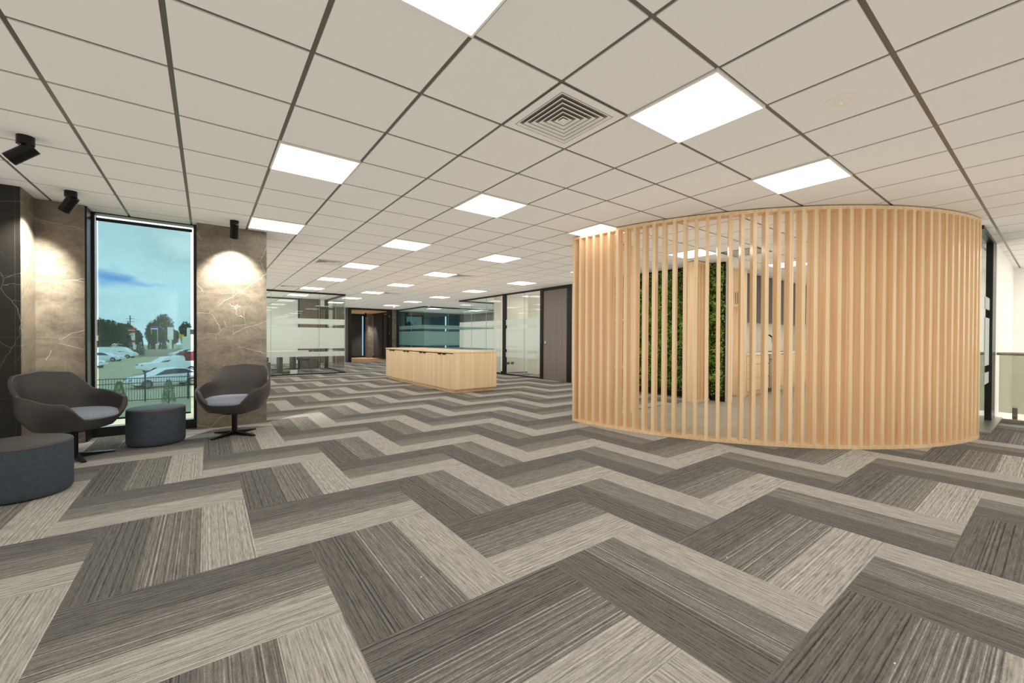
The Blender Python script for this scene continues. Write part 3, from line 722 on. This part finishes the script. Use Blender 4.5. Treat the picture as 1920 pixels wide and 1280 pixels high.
# ------------------------------------------------------------------ meeting room furniture
tb = thing('meeting_table', 'cream topped meeting table with dark legs behind the glass', 'table', (1.85, 15.95, 0))
B(-1.2, 1.1, -.55, .55, .70, .735).build('tabletop', 'tabletop', tb, bevel=.003)
for x in (.15, .55): B(x - .05, x + .05, -.35, .35, 0, .70).build('leg', 'darkgrey', tb)
ch = thing('meeting_chair', 'purple-grey shell chair with thin wire legs beside the meeting table', 'chair', (2.62, 15.05, 0), math.radians(80))
def shell_pts():
    v = []; n = 9
    prof = [(.24, .46), (.10, .44), (-.05, .435), (-.16, .46), (-.21, .55), (-.235, .68), (-.25, .80)]
    for i, (y, z) in enumerate(prof):
        for k in range(n):
            u = (k / (n - 1) - .5) * 2; w = .24 if i < 4 else .22 - .02 * (i - 4)
            v.append((u * w, y + .10 * u * u * (1 if i > 3 else 0), z + .07 * u * u))
    f = [(i * n + k, i * n + k + 1, (i + 1) * n + k + 1, (i + 1) * n + k) for i in range(len(prof) - 1) for k in range(n - 1)]
    return MB().add(v, f)
o = shell_pts().build('seat_shell', 'purple', ch, smooth=True); md = o.modifiers.new('thick', 'SOLIDIFY'); md.thickness = .02
for sx in (-1, 1):
    for sy in (-1, 1): MB().tube([(sx * .10, sy * .08, .43), (sx * .22, sy * .22, 0.0)], .007, 6).build('leg', 'blackm', ch)
cb = thing('upholstered_bench', 'grey upholstered bench seat at the left edge of the meeting room glass', 'bench', (1.18, 14.98, 0)); B(-.55, .42, -.3, .3, .05, .42).build('base', 'greyfabric', cb, bevel=.02); B(-.55, .42, .2, .32, .42, .72).build('backrest', 'greyfabric', cb, bevel=.02)
for sx in (-.5, .36):
    for sy in (-.25, .25): B(sx - .02, sx + .02, sy - .02, sy + .02, 0, .05).build('leg', 'blackm', cb)
fb = thing('floor_box', 'small white bin on the carpet under the meeting table end', 'bin', (2.28, 14.95, 0)); MB().prism([(-.10, -.07), (.10, -.07), (.10, .07), (-.10, .07)], 0, .14).build('body', 'white', fb); B(-.09, .09, -.06, .06, .14, .145).build('lid', 'whitemetal', fb)

# ------------------------------------------------------------------ lounge chairs
def sm(a, b, x):
    t = max(0, min(1, (x - a) / (b - a))); return t * t * (3 - 2 * t)
def lounge(loc, rz, lab):
    t = thing('lounge_chair', lab, 'chair', loc, rz, 'swivel tub chairs')      # faces local -Y
    n = 72; v = []
    def rimh(p):      # p angle from the front, 0..pi
        d = math.degrees(p)
        h = .405 + .16 * sm(26, 52, d) + .07 * sm(52, 112, d) + .19 * sm(112, 148, d) + .02 * sm(148, 180, d)
        return h
    def outr(p, z):  # outline radius at height z
        d = math.degrees(p)
        rx, ry = .375, (.35 if d < 90 else .33)
        ex = 2.5
        r = 1 / ((abs(math.sin(p)) / rx) ** ex + (abs(math.cos(p)) / ry) ** ex) ** (1 / ex)
        h = rimh(p); q = max(0, min(1, (z - .30) / .26))
        k = .70 + .30 * math.sin(min(1, q * 1.15) * PI / 2)
        lean = .06 * sm(.60, .82, z) * (1 if d > 90 else 0)
        sh = -.10 * sm(120, 155, d) * 0
        return r * k + lean
    cols = []
    for k in range(n):
        a = 2 * PI * k / n; p = a if a <= PI else 2 * PI - a
        h = rimh(p); th = .020
        prof = []
        z0 = .308
        for q in (0, .12, .3, .5, .7, .88, .97):
            z = z0 + (h - z0) * q; prof.append((outr(p, z), z))
        R = outr(p, h); prof.append((R - .006, h + .008)); prof.append((R - .022, h + .012)); prof.append((R - .038, h + .006))
        zi = .395
        for q in (.92, .7, .45, .2, 0):
            z = zi + (h - zi) * q; prof.append((outr(p, z) - .045, z))
        prof = [(.14, .285), (.21, .290)] + prof + [(.15, .385)]
        cols.append([(r * math.sin(a), -r * math.cos(a), z) for r, z in prof])
    m_ = len(cols[0]); vs = [c[i] for i in range(m_) for c in cols]
    fs = [(i * n + k, i * n + (k + 1) % n, (i + 1) * n + (k + 1) % n, (i + 1) * n + k) for i in range(m_ - 1) for k in range(n)]
    fs += [tuple(range(n))[::-1], tuple((m_ - 1) * n + k for k in range(n))]
    o = MB().add(vs, fs).build('shell', 'leather', t, smooth=True)
    # seat cushion
    cv = []
    rings = [(.86, .392), (.95, .402), (.985, .418), (.96, .440), (.88, .452), (.6, .460), (.25, .462), (.02, .462)]
    for s_, z in rings:
        for k in range(n):
            a = 2 * PI * k / n; rx, ry = .300, (.335 if math.cos(a) > 0 else .255)
            r = 1 / ((abs(math.sin(a)) / rx) ** 2.4 + (abs(math.cos(a)) / ry) ** 2.4) ** (1 / 2.4) * s_
            y = -r * math.cos(a)
            cv.append((r * math.sin(a), y, z - (.02 * sm(.1, .33, -y) if z > .40 else 0)))
    fs = [(i * n + k, i * n + (k + 1) % n, (i + 1) * n + (k + 1) % n, (i + 1) * n + k) for i in range(len(rings) - 1) for k in range(n)]
    fs += [tuple(range(n))[::-1], tuple((len(rings) - 1) * n + k for k in range(n))]
    MB().add([(a_, b_, c_ + .018) for a_, b_, c_ in cv], fs).build('seat_cushion', 'seat', t, smooth=True)
    MB().lathe([(.15, .270), (.15, .288)], 32).build('seat_plate', 'blackm', t)
    MB().lathe([(.030, .03), (.030, .25), (.026, .255), (.026, .275)], 24).build('column', 'blackm', t, smooth=True)
    for k in range(4):
        a = PI / 4 + k * PI / 2 + .3; c, s = math.cos(a), math.sin(a)
        mt = Matrix.Rotation(a, 4, 'Z')
        MB().add([mt @ Vector(q) for q in ((0, -.028, .05), (0, .028, .05), (.30, .018, .012), (.30, -.018, .012), (0, -.028, .012), (0, .028, .012), (.30, .018, .002), (.30, -.018, .002))],
                 [(0, 3, 2, 1), (4, 5, 6, 7), (0, 1, 5, 4), (1, 2, 6, 5), (2, 3, 7, 6), (3, 0, 4, 7)]).build('foot', 'blackm', t)
    return t
def face(dx, dy): return math.atan2(dy, dx) + PI / 2
lounge((-1.05, 5.83, 0), face(.77, -.64), 'dark taupe tub lounge chair at the far left, between two ottomans')
lounge((.277, 6.10, 0), face(-.34, -.80), 'dark taupe tub lounge chair in front of the right marble pier')
def ottoman(loc, r, lab):
    t = thing('ottoman', lab, 'ottoman', loc, 0, 'round slate ottomans')
    MB().lathe([(r - .03, .006), (r - .012, .012), (r - .002, .03), (r, .06), (r, .36), (r - .003, .378)], 64).build('body', 'ottoman', t, smooth=True)
    MB().lathe([(r - .003, .378), (r + .001, .384), (r - .004, .398), (r - .02, .406), (r * .6, .412), (.002, .413)], 64).build('top_pad', 'ottotop', t, smooth=True)
    MB().lathe([(r - .04, 0), (r - .04, .008)], 48).build('base', 'black', t)
ottoman((-.455, 6.15, 0), .26, 'round slate blue ottoman in front of the window, between the lounge chairs')
ottoman((-1.13, 4.72, 0), .275, 'round slate blue ottoman at the left edge, nearest the camera')

# ------------------------------------------------------------------ outside
ZG = -2.6
KO = 1.226                      # outside sizes and distances
tag(B(-120, 60, 8, 260, ZG - .1, ZG).build('gravel_yard', 'ground'), 'pale gravel car yard outside the window', 'ground', kind='structure')
fence = thing('yard_fence', 'dark steel picket fence between the building and the car yard', 'fence', (-7.2, 32.3, ZG), -.02)
for x in (0, 2.2, 4.31, 6.30, 8.4): B(x - .04, x + .04, -.04, .04, 0, 1.74).build('post', 'steelgrey', fence)
for z in (.08, 1.08, 1.36): B(0, 8.4, -.02, .02, z, z + .04).build('rail', 'steelgrey', fence)
for k in range(71): B(.12 * k - .009, .12 * k + .009, -.012, .012, .06, 1.46).build('picket', 'steelgrey', fence)
def shrub(name, x, y, z, h, w, mat, lab, cat, n=900, size=.12, shape='cone', trunk=True):
    t = thing(name, lab, cat, (x, y, z))
    if trunk: MB().tube([(0, 0, 0), (0, 0, h * .6)], w * .06, 8).build('trunk', 'bark', t)
    def fn(r):
        q = r.random(); a = r.uniform(0, 2 * PI)
        if shape == 'cone': zz = .06 + .94 * q; rad = w * .5 * (1 - zz) ** .7 * (.75 + .25 * r.random()) + .02
        else:
            u = r.uniform(-1, 1); zz = .60 + .38 * u; rad = w * .5 * math.sqrt(max(0, 1 - u * u)) * (1 + .16 * math.sin(3 * a + x) + .14 * math.sin(7 * a + 5 * u)) * r.random() ** .35; zz = .60 + (.38 + .05 * math.sin(5 * a + x)) * u * r.random() ** .2
        return Vector((rad * math.cos(a), rad * math.sin(a), zz * h)), Vector((math.cos(a), math.sin(a), .5))
    o = leaves(n, fn, size, int(abs(x * 31)) + 3).build('foliage', mat, t); o['kind'] = 'stuff'
shrub('shrub', -3.74, 30.0, ZG, 1.38, .62, 'leafd', 'small light green shrub at the fence, behind the left lounge chair arm', 'shrub', 1000, .09)
shrub('shrub', -1.71, 30.0, ZG, 1.34, .62, 'leafd', 'small light green shrub at the fence, above the round ottoman', 'shrub', 1000, .09)

def car(loc, rz, kind, paint, lab, cat='car', sc=1.0):
    t = thing(kind, lab, cat, loc, rz)          # nose towards local -X
    if kind == 'sedan': body = [(-2.3, .42), (-2.28, .66), (-1.95, .80), (-1.15, .93), (-.35, 1.36), (.35, 1.45), (1.05, 1.38), (1.85, 1.02), (2.3, .98), (2.35, .5), (2.2, .30), (-2.1, .28)]; win = [(-.95, .96), (-.30, 1.32), (.35, 1.39), (1.0, 1.33), (1.55, 1.03)]; L = 2.3; wx = (-1.42, 1.38)
    elif kind == 'van': body = [(-2.6, .45), (-2.58, .85), (-1.9, 1.12), (-1.25, 1.75), (-.8, 1.95), (2.4, 1.98), (2.55, 1.2), (2.55, .4), (-2.4, .32)]; win = [(-1.72, 1.15), (-1.15, 1.72), (-.45, 1.74), (-.45, 1.15)]; wx = (-1.7, 1.6)
    elif kind == 'utility_truck': body = [(-2.6, .55), (-2.58, .95), (-2.2, 1.10), (-1.3, 1.18), (-.55, 1.72), (.9, 1.80), (1.05, 1.62), (1.05, 1.15), (2.6, 1.15), (2.6, .5), (-2.4, .42)]; win = [(-1.12, 1.2), (-.48, 1.64), (.85, 1.70), (.92, 1.2)]; wx = (-1.65, 1.55)
    else: body = [(-2.0, .42), (-1.98, .70), (-1.6, .90), (-.9, 1.02), (-.2, 1.46), (1.3, 1.50), (1.85, 1.1), (1.95, .9), (1.95, .4), (-1.9, .30)]; win = [(-.68, 1.05), (-.12, 1.40), (1.2, 1.44), (1.55, 1.08)]; wx = (-1.25, 1.25)
    W = .88
    def ext(pts, w, tz=None):
        vs = []
        for s in (-1, 1):
            for x, z in pts:
                ww = w * (1 - .16 * sm(1.0, 1.5, z)); vs.append((x, s * ww, z))
        n = len(pts)
        return MB().add(vs, [tuple(range(n)), tuple(range(n, 2 * n))[::-1]] + [(i, i + n, (i + 1) % n + n, (i + 1) % n) for i in range(n)])
    ext(body, W).build('body', paint, t, bevel=.05)
    for s in (-1, 1):
        vs = []
        for x, z in win: vs.append((x, s * (W * (1 - .16 * sm(1.0, 1.5, z)) + .006), z))
        for x, z in win: vs.append((x, s * (W * (1 - .16 * sm(1.0, 1.5, z)) - .02), z))
        n = len(win); MB().add(vs, [tuple(range(n)), tuple(range(n, 2 * n))[::-1]] + [(i, i + n, (i + 1) % n + n, (i + 1) % n) for i in range(n)]).build('side_window', 'carglass', t)
        B(-W if False else body[1][0] - .01, body[1][0] + .25, s * .55 - .18, s * .55 + .18, body[1][1] - .06, body[1][1] + .06).build('headlight', 'rim', t)
        for x in wx:
            mt = Matrix.Translation((x, s * (W - .08), .33)) @ Matrix.Rotation(PI / 2, 4, 'X')
            tr = MB().lathe([(.20, -.11), (.32, -.11), (.335, -.08), (.335, .08), (.32, .11), (.20, .11)], 28, mt).build('tyre', 'tyre', t)
            MB().lathe([(.21, -.115), (.20, -.09), (.05, -.10), (.05, .10), (.20, .09), (.21, .115)], 20, mt).build('rim', 'rim', tr)
    return t
car((-2.5, 41.2, ZG), .40, 'sedan', 'carwhite', 'white sedan parked just behind the picket fence')
car((-3.1, 56.6, ZG), .45, 'utility_truck', 'carwhite', 'white pickup parked in the row behind the white sedan')
car((-1.9, 73.9, ZG), PI + .45, 'utility_truck', 'carred', 'dark red pickup behind the white pickup')
car((-3.4, 102.0, ZG), .4, 'sedan', 'carwhite', 'white sedan at the right window edge, farther of the two back cars')
car((-2.0, 94.5, ZG), .4, 'hatchback', 'carwhite', 'white hatchback at the right window edge, in front of another white car')
car((-12.6, 100.3, ZG), PI - .3, 'van', 'carwhite', 'white van parked at the far left of the yard')
car((-12.6, 88.0, ZG), PI - .3, 'sedan', 'carwhite', 'white sedan parked in front of the white van')
car((-11.9, 70.3, ZG), PI - .3, 'hatchback', 'carwhite', 'white hatchback partly cut off by the left window edge')
def OB(x, w, y, z0, z1, d=.2): return B((x - w / 2) * KO, (x + w / 2) * KO, y * KO, y * KO + d, ZG + z0 * KO, ZG + z1 * KO)
tag(OB(-8.5, 15, 86, 0, 1.14, .3).build('yard_wall', 'concrete'), 'low pale concrete wall at the back of the car yard', 'wall')
tag(OB(-9.05, 2.5, 85.8, .3, 1.1, .1).build('banner', plain('dark_banner', (52, 58, 66), .6)), 'dark banner hanging on the yard wall', 'banner')
for k, (x, h, w) in enumerate(((-10.03, 3.28, 1.1), (-8.68, 3.29, 1.05), (-7.28, 3.39, 1.1), (-5.87, 3.22, 1.35))):
    shrub('conifer', x * KO, 90 * KO, ZG, h * KO, w * KO, 'leafc', '%s of the four dark conifers behind the yard wall' % ('leftmost', 'second from left', 'third from left', 'rightmost')[k], 'tree', 1800, .22)
def tree(x, y, h, w, lab, n=3500, size=.55, tr=True): shrub('tree', x * KO, y * KO, ZG, h * KO, w * KO, 'leafb', lab, 'tree', n, size, 'ball', tr)
tree(-14.1, 97, 5.85, 5.6, 'large rounded dark green tree at the left edge of the window view', 6000)
tree(-12.0, 104, 5.4, 2.6, 'lower dark tree overlapping the large rounded tree on its right', 3000)
tree(-7.78, 120, 8.1, 3.2, 'tall pale-trunked tree standing highest behind the signs', 2600)
tree(-9.8, 124, 6.4, 2.2, 'bushy tree left of the tall pale-trunked tree', 2600)
tree(-4.14, 130, 6.7, 2.4, 'rounded tree at the right edge of the window view', 2200)
for k, (x, w) in enumerate(((-14.8, 2.4), (-11.0, 2.4), (-7.2, 2.4), (-4.2, 2.2))):
    tree(x, 142, 5.0, w, 'low dark tree in the far tree line, %s' % ('leftmost', 'behind the red and white sign', 'behind the white sign', 'behind the yellow sign')[k], 2600)
pp = thing('power_pole', 'wooden power pole with two crossarms above the trees', 'power pole', (-14.26 * KO, 130 * KO, ZG)); MB().tube([(0, 0, 0), (0, 0, 8.05 * KO)], .12, 10).build('pole', 'bark', pp)
for z in (6.6, 7.25): B(-.9, .9, -.06, .06, z * KO, z * KO + .12).build('crossarm', 'bark', pp)
def pan(mb_args, mat, nm, par):
    o = OB(*mb_args).build(nm, mat, par); return o
sg = thing('pylon_sign', 'tall white and red pylon sign below the power pole', 'sign'); pan((-10.73, .78, 100, 0, 3.88), 'white', 'panel', sg); pan((-10.80, 1.1, 99.9, 3.85, 4.74, .4), 'signred', 'header', sg)
pan((-10.80, .9, 99.85, 4.2, 4.34, .05), 'white', 'lettering_strip', sg); pan((-10.73, .8, 99.85, 2.1, 2.45, .05), 'signred', 'band', sg)
sg = thing('billboard', 'blue and white rectangular sign on two posts beside the tall tree', 'sign'); pan((-7.68, 1.15, 100, 4.45, 5.12), 'signblue', 'panel', sg); pan((-7.68, 1.0, 99.95, 4.5, 4.68, .05), 'white', 'stripe', sg)
for x in (-8.1, -7.25): pan((x, .06, 100, 0, 4.45, .08), 'whitemetal', 'post', sg)
sg = thing('white_pylon_sign', 'plain white upright sign right of the tall tree', 'sign'); pan((-5.41, .85, 100, 2.6, 4.94), 'white', 'panel', sg); pan((-5.41, .4, 100.1, 0, 2.6, .1), 'whitemetal', 'pedestal', sg)
sg = thing('yellow_sign', 'small yellow sign near the right window edge', 'sign'); pan((-4.01, .85, 105, 2.9, 3.6), 'signyellow', 'panel', sg); pan((-4.01, .08, 105.1, 0, 2.9, .08), 'whitemetal', 'post', sg)
tk = thing('box_truck', 'white box truck at the right edge behind the yard', 'truck'); pan((-2.2, 2.6, 95, .75, 3.2, 2.2), 'whitemetal', 'cargo_box', tk); pan((-1.9, 1.9, 95.1, 3.2, 4.81, 2.0), 'white', 'upper_box', tk)
pan((-2.1, .5, 95.05, 3.6, 4.5, .05), 'carglass', 'window', tk); pan((-2.2, 2.4, 95.1, .4, .75, 1.9), 'tyre', 'chassis', tk)
for x in (-3.1, -1.4):
    mt = Matrix.Translation((x * KO, 95 * KO + .2, ZG + .45)) @ Matrix.Rotation(PI / 2, 4, 'X'); MB().lathe([(.2, -.15), (.45, -.15), (.45, .15), (.2, .15)], 20, mt).build('wheel', 'tyre', tk)

# tiny crumbs on the carpet
for k, (x, y, lab) in enumerate(((.243, 2.709, 'tiny white crumb on a dark carpet plank, left of the middle'), (.863, 1.913, 'tiny white crumb on the carpet nearest the middle'),
                                 (2.046, .363, 'tiny pale chip on the dark carpet plank at the lower right'), (2.294, 1.094, 'tiny curled thread on the carpet at the right'))):
    c = thing('carpet_crumb', lab, 'crumb', (x, y, 0)); MB().lathe([(.001, 0), (.0035, .001), (.0025, .003), (.0005, .0035)], 7, None, 1.6, 1).build('crumb', 'lint', c)
